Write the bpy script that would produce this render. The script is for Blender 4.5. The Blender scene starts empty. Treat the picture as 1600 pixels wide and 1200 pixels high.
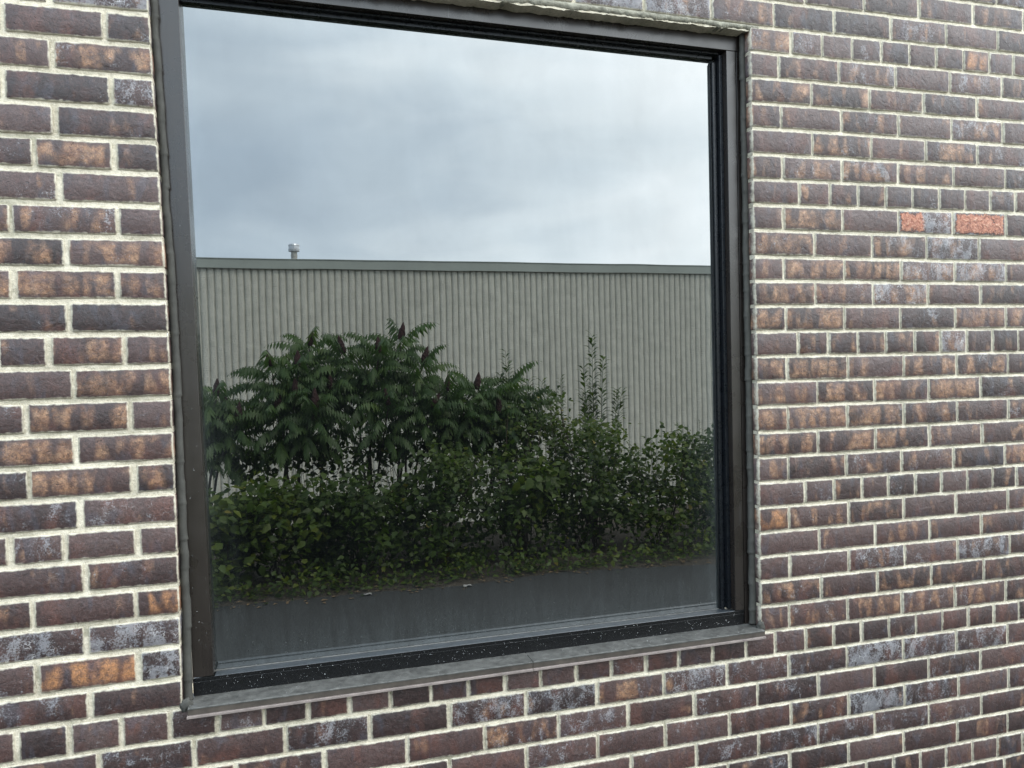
import bpy, bmesh, math, random
import numpy as np
from mathutils import Vector, Matrix

SKYSEED = 4.0; SKYSTR = 0.11; EXPO = 1.42
GLR = (0.168, 0.170, 0.169)

# ------------------------------------------------------------------ camera
C = bpy.context.scene.collection
ZO = 0.80                      # ground level is z = 0; the sill course stands 0.8 m up
cam_d = bpy.data.cameras.new('camera')
cam = bpy.data.objects.new('camera', cam_d)
C.objects.link(cam)
FW = Vector((0.28302454, 0.95882994, -0.02328639))
RT = Vector((0.95867183, -0.2835471, -0.02343855))
UP = Vector((0.02907637, 0.01569033, 0.99945404))
CAM = Vector((0.08819105, -1.90006294, 0.84805618 + ZO))
cam.matrix_world = Matrix(((RT.x, UP.x, -FW.x, CAM.x), (RT.y, UP.y, -FW.y, CAM.y), (RT.z, UP.z, -FW.z, CAM.z), (0, 0, 0, 1)))
cam_d.sensor_width = 36.0
cam_d.lens = 27.0
cam_d.clip_start = 0.02
cam_d.clip_end = 2000
bpy.context.scene.camera = cam

# ------------------------------------------------------------------ world: cloudy daylight
sc = bpy.context.scene
SUN_EL, SUN_AZ = math.radians(52), math.radians(35)      # veiled sun, high behind the brick building
world = bpy.data.worlds.new('World'); sc.world = world; world.use_nodes = True
nt = world.node_tree; nt.nodes.clear()
def N(t, ty, **kw):
    n = t.nodes.new(ty)
    for k, v in kw.items():
        if k.startswith('_'): setattr(n, k[1:], v)
        else: n.inputs[k.replace('__', ' ')].default_value = v
    return n
def ramp(t, fac, stops, interp='LINEAR'):
    r = t.nodes.new('ShaderNodeValToRGB'); r.color_ramp.interpolation = interp
    while len(r.color_ramp.elements) < len(stops): r.color_ramp.elements.new(0.5)
    for e, (p, c) in zip(r.color_ramp.elements, stops):
        e.position = p; e.color = (c[0], c[1], c[2], 1) if isinstance(c, (tuple, list)) else (c, c, c, 1)
    t.links.new(fac, r.inputs[0]); return r
def mixc(t, fac, a, b, mode='MIX'):
    m = t.nodes.new('ShaderNodeMix'); m.data_type = 'RGBA'; m.blend_type = mode
    for s, v in ((m.inputs[0], fac), (m.inputs[6], a), (m.inputs[7], b)):
        if hasattr(v, 'links') or isinstance(v, bpy.types.NodeSocket): t.links.new(v, s)
        elif isinstance(v, (tuple, list)): s.default_value = (v[0], v[1], v[2], 1)
        else: s.default_value = v
    return m.outputs[2]
def mth(t, op, a, b=0.0, c=None, clamp=False):
    m = t.nodes.new('ShaderNodeMath'); m.operation = op; m.use_clamp = clamp
    for i, v in enumerate((a, b) if c is None else (a, b, c)):
        if isinstance(v, bpy.types.NodeSocket): t.links.new(v, m.inputs[i])
        else: m.inputs[i].default_value = v
    return m.outputs[0]
def vmul(t, v, s):
    m = t.nodes.new('ShaderNodeVectorMath'); m.operation = 'MULTIPLY'
    t.links.new(v, m.inputs[0]); m.inputs[1].default_value = s; return m.outputs[0]
def noise(t, vec, scale, detail=4, rough=0.55, dist=0.0, out=0):
    n = N(t, 'ShaderNodeTexNoise', Scale=scale, Detail=detail, Roughness=rough, Distortion=dist)
    t.links.new(vec, n.inputs['Vector']); return n.outputs[out]

sky = nt.nodes.new('ShaderNodeTexSky'); sky.sky_type = 'NISHITA'; sky.sun_disc = False
sky.sun_elevation = SUN_EL; sky.sun_rotation = SUN_AZ; sky.air_density = 1.2; sky.dust_density = 2.0
tc = nt.nodes.new('ShaderNodeTexCoord')
dirv = tc.outputs['Generated']
sep = nt.nodes.new('ShaderNodeSeparateXYZ'); nt.links.new(dirv, sep.inputs[0])
# cloud deck: project the direction on a flat layer so clouds flatten towards the horizon
mp = nt.nodes.new('ShaderNodeMapping'); nt.links.new(dirv, mp.inputs[0])
mp.inputs['Location'].default_value = (SKYSEED, 0.0, 0.0); mp.inputs['Rotation'].default_value = (0.0, math.radians(14), 0.0); mp.inputs['Scale'].default_value = (1.0, 1.0, 3.2)
big = noise(nt, mp.outputs[0], 1.9, 3, 0.5, 0.4)
fine = noise(nt, mp.outputs[0], 4.5, 5, 0.55, 0.7)
bz0 = mth(nt, 'MULTIPLY_ADD', big, 0.72, mth(nt, 'MULTIPLY', fine, 0.16))
bz = mth(nt, 'ADD', bz0, 0.06)
gx = mth(nt, 'MULTIPLY_ADD', mth(nt, 'MINIMUM', sep.outputs[0], 0.55), 0.46, bz)     # the cloud deck is thinner towards +x
gx = mth(nt, 'MULTIPLY_ADD', mth(nt, 'MINIMUM', sep.outputs[2], 0.45), 0.60, mth(nt, 'SUBTRACT', gx, 0.150))
cl = ramp(nt, gx, [(0.34, (7.6, 9.4, 11.2)), (0.48, (10.2, 12.1, 13.7)), (0.60, (13.8, 15.6, 16.8)), (0.82, (20.0, 21.2, 21.8))])
skym = mixc(nt, 0.93, sky.outputs[0], cl.outputs[0])
bg = nt.nodes.new('ShaderNodeBackground'); bg.inputs[1].default_value = SKYSTR
nt.links.new(skym, bg.inputs[0])
wo = nt.nodes.new('ShaderNodeOutputWorld'); nt.links.new(bg.outputs[0], wo.inputs[0])

sun_d = bpy.data.lights.new('sun', 'SUN'); sun_d.energy = 1.3; sun_d.angle = math.radians(14); sun_d.color = (1.0, 0.95, 0.88)
sun = bpy.data.objects.new('sun', sun_d); C.objects.link(sun)
sdir = Vector((math.sin(SUN_AZ) * math.cos(SUN_EL), math.cos(SUN_AZ) * math.cos(SUN_EL), math.sin(SUN_EL)))
sun.rotation_euler = sdir.to_track_quat('Z', 'Y').to_euler(); sun.location = (4, 8, 12)

sc.view_settings.view_transform = 'Standard'
try: sc.view_settings.look = 'None'
except Exception: pass
sc.view_settings.gamma = 1.0; sc.view_settings.use_curve_mapping = False
sc.view_settings.exposure = EXPO
sc.render.engine = 'CYCLES'
sc.cycles.use_denoising = True
sc.cycles.max_bounces = 6; sc.cycles.glossy_bounces = 4; sc.cycles.diffuse_bounces = 3; sc.cycles.transmission_bounces = 4; sc.cycles.transparent_max_bounces = 4

# ------------------------------------------------------------------ helpers
def mesh_obj(name, verts, faces, mat=None, parent=None, smooth=False):
    me = bpy.data.meshes.new(name)
    v = np.asarray(verts, dtype=np.float32).reshape(-1, 3)
    if isinstance(faces, np.ndarray) and faces.ndim == 2:
        n, k = faces.shape
        me.vertices.add(len(v)); me.vertices.foreach_set('co', v.ravel())
        me.loops.add(n * k); me.loops.foreach_set('vertex_index', faces.astype(np.int32).ravel())
        me.polygons.add(n); me.polygons.foreach_set('loop_start', np.arange(0, n * k, k, dtype=np.int32))
        me.polygons.foreach_set('loop_total', np.full(n, k, dtype=np.int32))
        me.update(calc_edges=True)
    else:
        me.from_pydata([tuple(map(float, p)) for p in v], [], [tuple(int(i) for i in f) for f in faces]); me.update()
    if mat: me.materials.append(mat)
    if smooth: me.polygons.foreach_set('use_smooth', [True] * len(me.polygons))
    o = bpy.data.objects.new(name, me); C.objects.link(o)
    if parent: o.parent = parent
    return o
def thing(name, label, cat, loc=(0, 0, 0), group=None):
    o = bpy.data.objects.new(name, None); C.objects.link(o); o.empty_display_size = 0.1
    o.location = loc; o['label'] = label; o['category'] = cat
    if group: o['group'] = group
    return o
class MB:
    def __init__(s): s.v = []; s.f = []
    def quad(s, a, b, c, d):
        n = len(s.v); s.v += [a, b, c, d]; s.f.append((n, n+1, n+2, n+3))
    def box(s, x0, x1, y0, y1, z0, z1, sh=lambda p: p):
        n = len(s.v)
        for x in (x0, x1):
            for y in (y0, y1):
                for z in (z0, z1): s.v.append(sh((x, y, z)))
        for f in ((0,1,3,2),(4,6,7,5),(0,4,5,1),(2,3,7,6),(0,2,6,4),(1,5,7,3)): s.f.append(tuple(n+i for i in f))
    def sweep(s, path, prof, closed_prof=False):
        """path: list of (point, axis_u, axis_v); prof: list of (u,v)"""
        n0 = len(s.v); m = len(prof)
        for p, u, v in path:
            for a, b in prof: s.v.append(tuple(Vector(p) + Vector(u) * a + Vector(v) * b))
        for i in range(len(path) - 1):
            for j in range(m if closed_prof else m - 1):
                k = (j + 1) % m
                s.f.append((n0+i*m+j, n0+i*m+k, n0+(i+1)*m+k, n0+(i+1)*m+j))
        if closed_prof:
            s.f.append(tuple(n0 + j for j in range(m))[::-1]); s.f.append(tuple(n0+(len(path)-1)*m+j for j in range(m)))
    def obj(s, name, mat, parent=None, smooth=False, bevel=0.0):
        o = mesh_obj(name, s.v, s.f, mat, parent, smooth)
        bm = bmesh.new(); bm.from_mesh(o.data); bmesh.ops.recalc_face_normals(bm, faces=bm.faces)
        if bevel: 
            bmesh.ops.remove_doubles(bm, verts=bm.verts, dist=1e-5)
            bmesh.ops.bevel(bm, geom=list(bm.edges), offset=bevel, segments=2, affect='EDGES', profile=0.5)
        bm.to_mesh(o.data); bm.free(); return o
rs = np.random.RandomState(11)
random.seed(5)

def new_mat(name):
    m = bpy.data.materials.new(name); m.use_nodes = True; t = m.node_tree; t.nodes.clear()
    out = t.nodes.new('ShaderNodeOutputMaterial'); return m, t, out
def principled(t, out, **kw):
    p = N(t, 'ShaderNodeBsdfPrincipled', **kw); t.links.new(p.outputs[0], out.inputs[0]); return p
def bump(t, height, strength, dist, normal=None):
    b = N(t, 'ShaderNodeBump', Strength=strength, Distance=dist); t.links.new(height, b.inputs['Height'])
    if normal: t.links.new(normal, b.inputs['Normal'])
    return b.outputs[0]
def pos(t):
    g = t.nodes.new('ShaderNodeNewGeometry'); return g.outputs['Position']

# ------------------------------------------------------------------ materials
def mat_brick():
    m, t, out = new_mat('fired_brick')
    P = pos(t)
    at = t.nodes.new('ShaderNodeAttribute'); at.attribute_name = 'bd'
    s = t.nodes.new('ShaderNodeSeparateColor'); t.links.new(at.outputs['Color'], s.inputs[0])
    T, E, Rn, S = s.outputs[0], s.outputs[1], s.outputs[2], at.outputs['Alpha']
    ua = t.nodes.new('ShaderNodeUVMap'); ua.uv_map = 'a'; ub = t.nodes.new('ShaderNodeUVMap'); ub.uv_map = 'b'
    sa = t.nodes.new('ShaderNodeSeparateXYZ'); t.links.new(ua.outputs[0], sa.inputs[0])
    sb = t.nodes.new('ShaderNodeSeparateXYZ'); t.links.new(ub.outputs[0], sb.inputs[0])
    dx = mth(t, 'MINIMUM', sa.outputs[0], sb.outputs[0]); dz = mth(t, 'MINIMUM', sa.outputs[1], sb.outputs[1])
    d = mth(t, 'MINIMUM', dx, dz)                       # metres to the nearest arris
    off = t.nodes.new('ShaderNodeCombineXYZ'); t.links.new(mth(t, 'MULTIPLY', Rn, 37.0), off.inputs[1])
    av = t.nodes.new('ShaderNodeVectorMath'); t.links.new(P, av.inputs[0]); t.links.new(off.outputs[0], av.inputs[1])
    V = av.outputs[0]
    # body colour, purple brown to grey brown
    n1 = noise(t, V, 22, 5, 0.6); n2 = noise(t, V, 160, 4, 0.65); n3 = noise(t, vmul(t, V, (30, 1, 9)), 1.0, 3, 0.5, 0.3)
    f = mth(t, 'MULTIPLY_ADD', n1, 0.42, mth(t, 'MULTIPLY_ADD', Rn, 0.42, mth(t, 'MULTIPLY', n2, 0.38)))
    base = ramp(t, f, [(0.36, (0.019, 0.0100, 0.0092)), (0.56, (0.038, 0.0200, 0.0178)), (0.76, (0.061, 0.034, 0.030)), (0.95, (0.076, 0.052, 0.047))]).outputs[0]
    # reddish areas and blue grey flashing
    r1 = ramp(t, noise(t, vmul(t, V, (18, 3, 10)), 1.0, 2, 0.5), [(0.52, 0.0), (0.66, 1.0)]).outputs[0]
    base = mixc(t, mth(t, 'MULTIPLY', r1, 0.4), base, (0.105, 0.040, 0.028))
    b1 = ramp(t, noise(t, vmul(t, V, (26, 5, 12)), 1.3, 3, 0.5, 0.6), [(0.55, 0.0), (0.68, 1.0)]).outputs[0]
    base = mixc(t, mth(t, 'MULTIPLY', b1, 0.4), base, (0.050, 0.049, 0.062))
    # tan kiss marks: upright soft patches kept off the edges
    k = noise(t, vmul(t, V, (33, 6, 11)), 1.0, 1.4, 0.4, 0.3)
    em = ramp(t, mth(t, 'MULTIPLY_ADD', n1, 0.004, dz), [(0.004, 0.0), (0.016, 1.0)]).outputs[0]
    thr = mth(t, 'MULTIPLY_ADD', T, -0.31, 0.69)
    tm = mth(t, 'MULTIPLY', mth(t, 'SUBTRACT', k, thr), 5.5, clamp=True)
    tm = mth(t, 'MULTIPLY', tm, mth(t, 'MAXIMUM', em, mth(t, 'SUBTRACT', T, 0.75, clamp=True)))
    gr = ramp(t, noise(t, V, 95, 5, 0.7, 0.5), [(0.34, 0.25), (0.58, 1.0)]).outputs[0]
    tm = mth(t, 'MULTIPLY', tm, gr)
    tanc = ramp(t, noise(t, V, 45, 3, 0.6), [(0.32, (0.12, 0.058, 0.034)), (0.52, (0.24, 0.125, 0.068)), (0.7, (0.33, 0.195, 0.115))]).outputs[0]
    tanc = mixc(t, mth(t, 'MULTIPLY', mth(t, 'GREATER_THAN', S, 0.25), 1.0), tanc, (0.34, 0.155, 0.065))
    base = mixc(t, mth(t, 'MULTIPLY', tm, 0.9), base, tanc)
    # speckle
    sp = ramp(t, noise(t, V, 420, 3, 0.7), [(0.3, 0.5), (0.7, 1.5)]).outputs[0]
    base = mixc(t, 1.0, base, sp, 'MULTIPLY')
    base = mixc(t, 1.0, base, ramp(t, noise(t, V, 125, 5, 0.75, 0.4), [(0.32, 0.72), (0.5, 1.0), (0.68, 1.3)]).outputs[0], 'MULTIPLY')
    # dark scratches of the dragged face
    cr = noise(t, vmul(t, V, (60, 10, 120)), 1.0, 3, 0.6, 2.2)
    crm = ramp(t, cr, [(0.30, 1.0), (0.36, 0.0)]).outputs[0]
    base = mixc(t, mth(t, 'MULTIPLY', crm, 0.7), base, (0.02, 0.012, 0.012))
    # efflorescence: crusty pale patches, worst beside the sealant
    e1 = noise(t, vmul(t, V, (24, 5, 16)), 1.0, 3, 0.6, 0.8); e2 = noise(t, V, 240, 5, 0.75, 0.5)
    ev = mth(t, 'MULTIPLY_ADD', E, 0.28, mth(t, 'MULTIPLY_ADD', e1, 0.66, mth(t, 'MULTIPLY', e2, 0.76)))
    em2 = ramp(t, ev, [(0.89, 0.0), (0.97, 1.0)]).outputs[0]
    base = mixc(t, mth(t, 'MULTIPLY', em2, 0.42), base, mixc(t, n1, (0.20, 0.21, 0.24), (0.48, 0.47, 0.47)))
    # thin pale salt threads
    vo = N(t, 'ShaderNodeTexVoronoi', Scale=1.0); vo.feature = 'DISTANCE_TO_EDGE'
    vw = t.nodes.new('ShaderNodeVectorMath'); vw.operation = 'ADD'; t.links.new(vmul(t, V, (70, 30, 90)), vw.inputs[0])
    t.links.new(noise(t, V, 60, 3, 0.6, 0, 1), vw.inputs[1]); t.links.new(vw.outputs[0], vo.inputs['Vector'])
    vm = ramp(t, vo.outputs[0], [(0.0, 1.0), (0.05, 0.0)]).outputs[0]
    vm = mth(t, 'MULTIPLY', vm, ramp(t, noise(t, V, 38, 3, 0.5), [(0.55, 0.0), (0.68, 1.0)]).outputs[0])
    vm = mth(t, 'MULTIPLY', vm, ramp(t, mth(t, 'ADD', E, mth(t, 'MULTIPLY', Rn, 0.25)), [(0.55, 0.0), (0.8, 0.7)]).outputs[0])
    base = mixc(t, vm, base, (0.62, 0.6, 0.58))
    # spalled raw red clay
    s2 = mth(t, 'GREATER_THAN', S, 0.75)
    dd = mth(t, 'ADD', d, mth(t, 'MULTIPLY_ADD', noise(t, V, 60, 4, 0.75), 0.040, -0.021))
    sm = mth(t, 'MULTIPLY', s2, ramp(t, dd, [(0.0045, 0.0), (0.006, 1.0)]).outputs[0])
    half = ramp(t, mth(t, 'ADD', sa.outputs[0], mth(t, 'MULTIPLY', noise(t, V, 40, 3, 0.6), 0.03)), [(0.100, 1.0), (0.104, 0.0)]).outputs[0]
    sm = mth(t, 'MULTIPLY', sm, mth(t, 'MAXIMUM', half, mth(t, 'GREATER_THAN', S, 0.95)))
    red = ramp(t, noise(t, V, 75, 6, 0.75, 0.8), [(0.34, (0.07, 0.028, 0.018)), (0.44, (0.34, 0.11, 0.06)), (0.56, (0.52, 0.21, 0.12)), (0.68, (0.62, 0.42, 0.31))]).outputs[0]
    base = mixc(t, sm, base, red)
    # mortar smeared over the arris
    mm = ramp(t, mth(t, 'ADD', d, mth(t, 'MULTIPLY', mth(t, 'SUBTRACT', noise(t, V, 70, 5, 0.7), 0.5), -0.010)), [(0.0001, 1.0), (0.0006, 0.0)]).outputs[0]
    base = mixc(t, mth(t, 'MULTIPLY', mm, 0.85), base, (0.54, 0.49, 0.38))
    p = principled(t, out, Roughness=0.5); t.links.new(base, p.inputs['Base Color'])
    rr = ramp(t, n2, [(0.3, 0.42), (0.7, 0.62)]).outputs[0]; t.links.new(rr, p.inputs['Roughness'])
    p.inputs['Specular IOR Level'].default_value = 0.55
    h = mth(t, 'MULTIPLY_ADD', n2, 0.35, mth(t, 'MULTIPLY', noise(t, V, 420, 3, 0.7), 0.18))
    h = mth(t, 'ADD', h, mth(t, 'MULTIPLY', ramp(t, cr, [(0.26, 0.0), (0.38, 1.0)]).outputs[0], 0.5))
    h = mth(t, 'ADD', h, mth(t, 'MULTIPLY', noise(t, V, 40, 3, 0.5, 1.0), 0.9))
    h = mth(t, 'ADD', h, mth(t, 'MULTIPLY', mth(t, 'MULTIPLY', sm, noise(t, V, 75, 6, 0.75, 0.8)), 6.0))
    t.links.new(bump(t, h, 0.95, 0.0026), p.inputs['Normal'])
    return m
def mat_mortar():
    m, t, out = new_mat('mortar'); P = pos(t)
    a = noise(t, P, 7, 4, 0.6); b = noise(t, P, 130, 4, 0.7); c = noise(t, P, 700, 2, 0.7)
    base = ramp(t, mth(t, 'MULTIPLY_ADD', a, 0.35, mth(t, 'MULTIPLY_ADD', b, 0.4, mth(t, 'MULTIPLY', c, 0.3))), [(0.36, (0.27, 0.235, 0.17)), (0.50, (0.55, 0.485, 0.375)), (0.67, (0.76, 0.69, 0.56))]).outputs[0]
    g = ramp(t, noise(t, vmul(t, P, (3, 1, 7)), 1.9, 6, 0.7), [(0.50, 0.0), (0.66, 0.8)]).outputs[0]
    base = mixc(t, g, base, (0.25, 0.235, 0.17))
    p = principled(t, out, Roughness=0.92); t.links.new(base, p.inputs['Base Color']); p.inputs['Specular IOR Level'].default_value = 0.2
    h = mth(t, 'MULTIPLY_ADD', b, 1.3, mth(t, 'MULTIPLY', c, 0.6))
    t.links.new(bump(t, h, 0.9, 0.003), p.inputs['Normal']); return m
def mat_simple(name, col, rough=0.6, var=0.25, scale=30, bstr=0.3, bdist=0.002, metal=0.0, spec=0.5, bscale=200):
    m, t, out = new_mat(name); P = pos(t)
    a = noise(t, P, scale, 5, 0.65)
    lo = tuple(c * (1 - var) for c in col); hi = tuple(min(1, c * (1 + var)) for c in col)
    base = ramp(t, a, [(0.3, lo), (0.7, hi)]).outputs[0]
    p = principled(t, out, Roughness=rough, Metallic=metal); t.links.new(base, p.inputs['Base Color'])
    p.inputs['Specular IOR Level'].default_value = spec
    rr = ramp(t, noise(t, P, scale * 2.3, 3, 0.6), [(0.3, max(0.02, rough - 0.08)), (0.7, min(1, rough + 0.08))]).outputs[0]; t.links.new(rr, p.inputs['Roughness'])
    if bstr: t.links.new(bump(t, noise(t, P, bscale, 4, 0.65), bstr, bdist), p.inputs['Normal'])
    return m
def mat_anodized():
    m, t, out = new_mat('bronze_aluminium'); P = pos(t)
    a = noise(t, P, 9, 5, 0.6); v = noise(t, vmul(t, P, (60, 60, 2)), 1.0, 3, 0.6)
    base = ramp(t, mth(t, 'MULTIPLY_ADD', a, 0.5, mth(t, 'MULTIPLY', v, 0.5)), [(0.3, (0.013, 0.0100, 0.0085)), (0.7, (0.026, 0.0205, 0.0175))]).outputs[0]
    # chalky runs and fly specks
    st = ramp(t, noise(t, vmul(t, P, (110, 20, 3)), 1.0, 2, 0.5), [(0.71, 0.0), (0.76, 0.5)]).outputs[0]
    base = mixc(t, st, base, (0.10, 0.10, 0.105))
    sk = ramp(t, noise(t, P, 95, 1, 0.4), [(0.77, 0.0), (0.79, 0.9)]).outputs[0]
    base = mixc(t, sk, base, (0.012, 0.01, 0.01))
    p = principled(t, out, Roughness=0.3); t.links.new(base, p.inputs['Base Color'])
    p.inputs['Specular IOR Level'].default_value = 0.5; p.inputs['IOR'].default_value = 1.5
    rr = ramp(t, a, [(0.3, 0.22), (0.7, 0.36)]).outputs[0]; t.links.new(rr, p.inputs['Roughness'])
    t.links.new(bump(t, noise(t, P, 600, 2, 0.6), 0.06, 0.0005), p.inputs['Normal']); return m
def mat_glass():
    m, t, out = new_mat('tinted_mirror_glass'); P = pos(t)
    sp = t.nodes.new('ShaderNodeSeparateXYZ'); t.links.new(P, sp.inputs[0])
    X = sp.outputs[0]; Z = sp.outputs[2]
    g1 = t.nodes.new('ShaderNodeBsdfGlossy'); g1.inputs['Roughness'].default_value = 0.0
    st = noise(t, vmul(t, P, (5, 1, 1.1)), 1.0, 4, 0.6, 0.7); cl_ = noise(t, P, 5, 4, 0.6, 0.6)
    fac = mth(t, 'MULTIPLY_ADD', st, 0.5, mth(t, 'MULTIPLY', cl_, 0.5))
    tint = ramp(t, fac, [(0.3, tuple(c * 0.90 for c in GLR)), (0.7, tuple(c * 1.05 for c in GLR))]).outputs[0]
    t.links.new(tint, g1.inputs['Color'])
    t.links.new(bump(t, noise(t, P, 2.6, 2, 0.5), 0.02, 0.01), g1.inputs['Normal'])
    # film of dust: fine grain, thicker round the edge of the pane and in the rain-splashed lower band
    ex = mth(t, 'MINIMUM', mth(t, 'SUBTRACT', X, -0.115), mth(t, 'SUBTRACT', 1.298, X))
    ez = mth(t, 'MINIMUM', mth(t, 'SUBTRACT', Z, 0.11 + ZO), mth(t, 'SUBTRACT', 1.725 + ZO, Z))
    wob = mth(t, 'MULTIPLY_ADD', noise(t, P, 14, 4, 0.6), 0.05, -0.025)
    e = mth(t, 'ADD', mth(t, 'MINIMUM', ex, ez), wob)
    em = ramp(t, e, [(0.0, 1.0), (0.035, 0.28), (0.11, 0.0)]).outputs[0]
    lowm = ramp(t, mth(t, 'ADD', mth(t, 'SUBTRACT', Z, ZO + 0.11), wob), [(0.0, 1.0), (0.10, 0.6), (0.22, 0.0)]).outputs[0]
    gn = ramp(t, noise(t, P, 330, 4, 0.7), [(0.3, 0.4), (0.7, 1.3)]).outputs[0]
    strk = ramp(t, noise(t, vmul(t, P, (60, 1, 8)), 1.0, 5, 0.7, 0.5), [(0.35, 0.55), (0.7, 1.2)]).outputs[0]
    amt = mth(t, 'MULTIPLY_ADD', em, 0.032, mth(t, 'MULTIPLY_ADD', lowm, 0.014, 0.0035))
    amt = mth(t, 'MULTIPLY', amt, mth(t, 'MULTIPLY', gn, strk))
    d1 = t.nodes.new('ShaderNodeBsdfDiffuse'); t.links.new(mixc(t, 1.0, amt, (0.86, 0.98, 1.0), 'MULTIPLY'), d1.inputs['Color'])
    ad = t.nodes.new('ShaderNodeAddShader'); t.links.new(g1.outputs[0], ad.inputs[0]); t.links.new(d1.outputs[0], ad.inputs[1])
    t.links.new(ad.outputs[0], out.inputs[0]); return m
def mat_leaf(name, lo, hi, rough=0.5):
    m, t, out = new_mat(name)
    at = t.nodes.new('ShaderNodeAttribute'); at.attribute_name = 'lv'
    s = t.nodes.new('ShaderNodeSeparateColor'); t.links.new(at.outputs['Color'], s.inputs[0])
    base = ramp(t, s.outputs[0], [(0.0, lo), (0.7, hi), (0.93, tuple(min(1, a * b) for a, b in zip(hi, (1.6, 1.25, 0.8)))), (1.0, (0.20, 0.17, 0.02))]).outputs[0]
    p = N(t, 'ShaderNodeBsdfPrincipled', Roughness=rough); t.links.new(base, p.inputs['Base Color'])
    p.inputs['Specular IOR Level'].default_value = 0.35
    tr = t.nodes.new('ShaderNodeBsdfTranslucent'); t.links.new(mixc(t, 1.0, base, (1.3, 1.5, 0.6), 'MULTIPLY'), tr.inputs['Color'])
    mx = t.nodes.new('ShaderNodeMixShader'); mx.inputs[0].default_value = 0.3
    t.links.new(p.outputs[0], mx.inputs[1]); t.links.new(tr.outputs[0], mx.inputs[2]); t.links.new(mx.outputs[0], out.inputs[0]); return m
def mat_water():
    m, t, out = new_mat('water_drop'); p = principled(t, out, Roughness=0.02); p.inputs['Transmission Weight'].default_value = 1.0
    p.inputs['IOR'].default_value = 1.33; p.inputs['Base Color'].default_value = (1, 1, 1, 1); return m
M = dict(
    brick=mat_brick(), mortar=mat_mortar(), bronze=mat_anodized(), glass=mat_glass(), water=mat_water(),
    gasket=mat_simple('black_gasket', (0.006, 0.0065, 0.007), 0.5, 0.3, 40, 0.2, 0.001),
    stop=mat_simple('glazing_stop', (0.006, 0.007, 0.009), 0.3, 0.25, 30, 0.1, 0.0006, spec=0.4),
    rail=mat_simple('wet_black_rail', (0.005, 0.005, 0.0055), 0.28, 0.35, 160, 0.5, 0.0012, spec=0.3, bscale=420),
    ledge=mat_simple('wet_ledge', (0.022, 0.027, 0.033), 0.42, 0.3, 40, 0.25, 0.0012, spec=0.9),
    sealant=mat_simple('grey_green_sealant', (0.052, 0.050, 0.044), 0.7, 0.3, 26, 0.4, 0.001, spec=0.22, bscale=260),
    sillpaint=mat_simple('weathered_grey_sill', (0.078, 0.076, 0.070), 0.45, 0.5, 45, 0.5, 0.0015, spec=0.5, bscale=300),
    fascia=mat_simple('bronze_sill_fascia', (0.050, 0.040, 0.032), 0.55, 0.45, 22, 0.25, 0.001),
    lip=mat_simple('chalky_sill_lip', (0.19, 0.155, 0.14), 0.6, 0.25, 30, 0.25, 0.001),
    asphalt=mat_simple('asphalt', (0.027, 0.027, 0.026), 0.8, 0.5, 60, 0.9, 0.006, bscale=120),
    soil=mat_simple('soil', (0.055, 0.042, 0.028), 0.95, 0.4, 9, 0.8, 0.03, bscale=30),
    block=mat_simple('split_face_block', (0.68, 0.67, 0.58), 0.9, 0.12, 5, 1.0, 0.03, spec=0.2, bscale=55),
    coping=mat_simple('painted_coping', (0.33, 0.36, 0.32), 0.5, 0.08, 2, 0.0),
    roofing=mat_simple('roofing', (0.16, 0.16, 0.16), 0.9, 0.2, 6, 0.3),
    pipe=mat_simple('vent_pipe_grey', (0.42, 0.41, 0.37), 0.7, 0.35, 18, 0.3),
    galv=mat_simple('galvanised_cap', (0.62, 0.64, 0.66), 0.35, 0.15, 20, 0.1, metal=0.6),
    bark=mat_simple('sumac_bark', (0.075, 0.055, 0.042), 0.85, 0.3, 30, 0.5),
    stem=mat_simple('green_stem', (0.06, 0.075, 0.03), 0.7, 0.3, 30, 0.2),
    cone=mat_simple('sumac_seed_head', (0.040, 0.014, 0.012), 0.9, 0.5, 120, 1.0, 0.01, bscale=220),
    sumac=mat_leaf('sumac_leaf', (0.030, 0.060, 0.020), (0.074, 0.128, 0.036)),
    broad=mat_leaf('broad_leaf', (0.018, 0.038, 0.007), (0.070, 0.112, 0.014)),
    litter=mat_simple('dry_litter', (0.17, 0.11, 0.055), 0.9, 0.5, 40, 0.2),
    oldmortar=mat_simple('stained_mortar', (0.23, 0.215, 0.17), 0.9, 0.6, 34, 1.0, 0.004, spec=0.2, bscale=160),
    paper=mat_simple('pale_scrap', (0.34, 0.33, 0.31), 0.8, 0.15, 30, 0.3),
)

# measured bed offsets (m) and head joint positions (m) per course
BED_L = {0: 0.0058, 1: 0.0074, 2: 0.0043, 3: 0.0073, 4: 0.0058, 5: 0.0037, 6: 0.0043, 7: 0.0016, 8: 0.0013, 9: 0.0009, 10: -0.0005, 11: 0.0014, 12: 0.0027, 13: 0.004, 14: 0.0054, 15: 0.0058, 16: 0.0039, 17: 0.0037, 18: 0.0046, 19: 0.0034, 20: 0.0032, 21: 0.004, 22: 0.003, 23: 0.0012}
BED_M = {25: -0.01, 24: -0.0093, 23: -0.0085, 22: -0.008, 21: -0.0059, 20: -0.0081, 19: -0.0069, 18: -0.0066, 17: -0.0067, 16: -0.0088, 15: -0.0063, 14: -0.0059, 13: -0.0064, 12: -0.0053, 11: -0.0053, 10: -0.0052, 9: -0.0071, 8: -0.0063, 7: -0.0066, 6: -0.006, 5: -0.0059, 4: -0.0046, 3: -0.0033, 2: -0.0022, 1: -0.0051}
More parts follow.
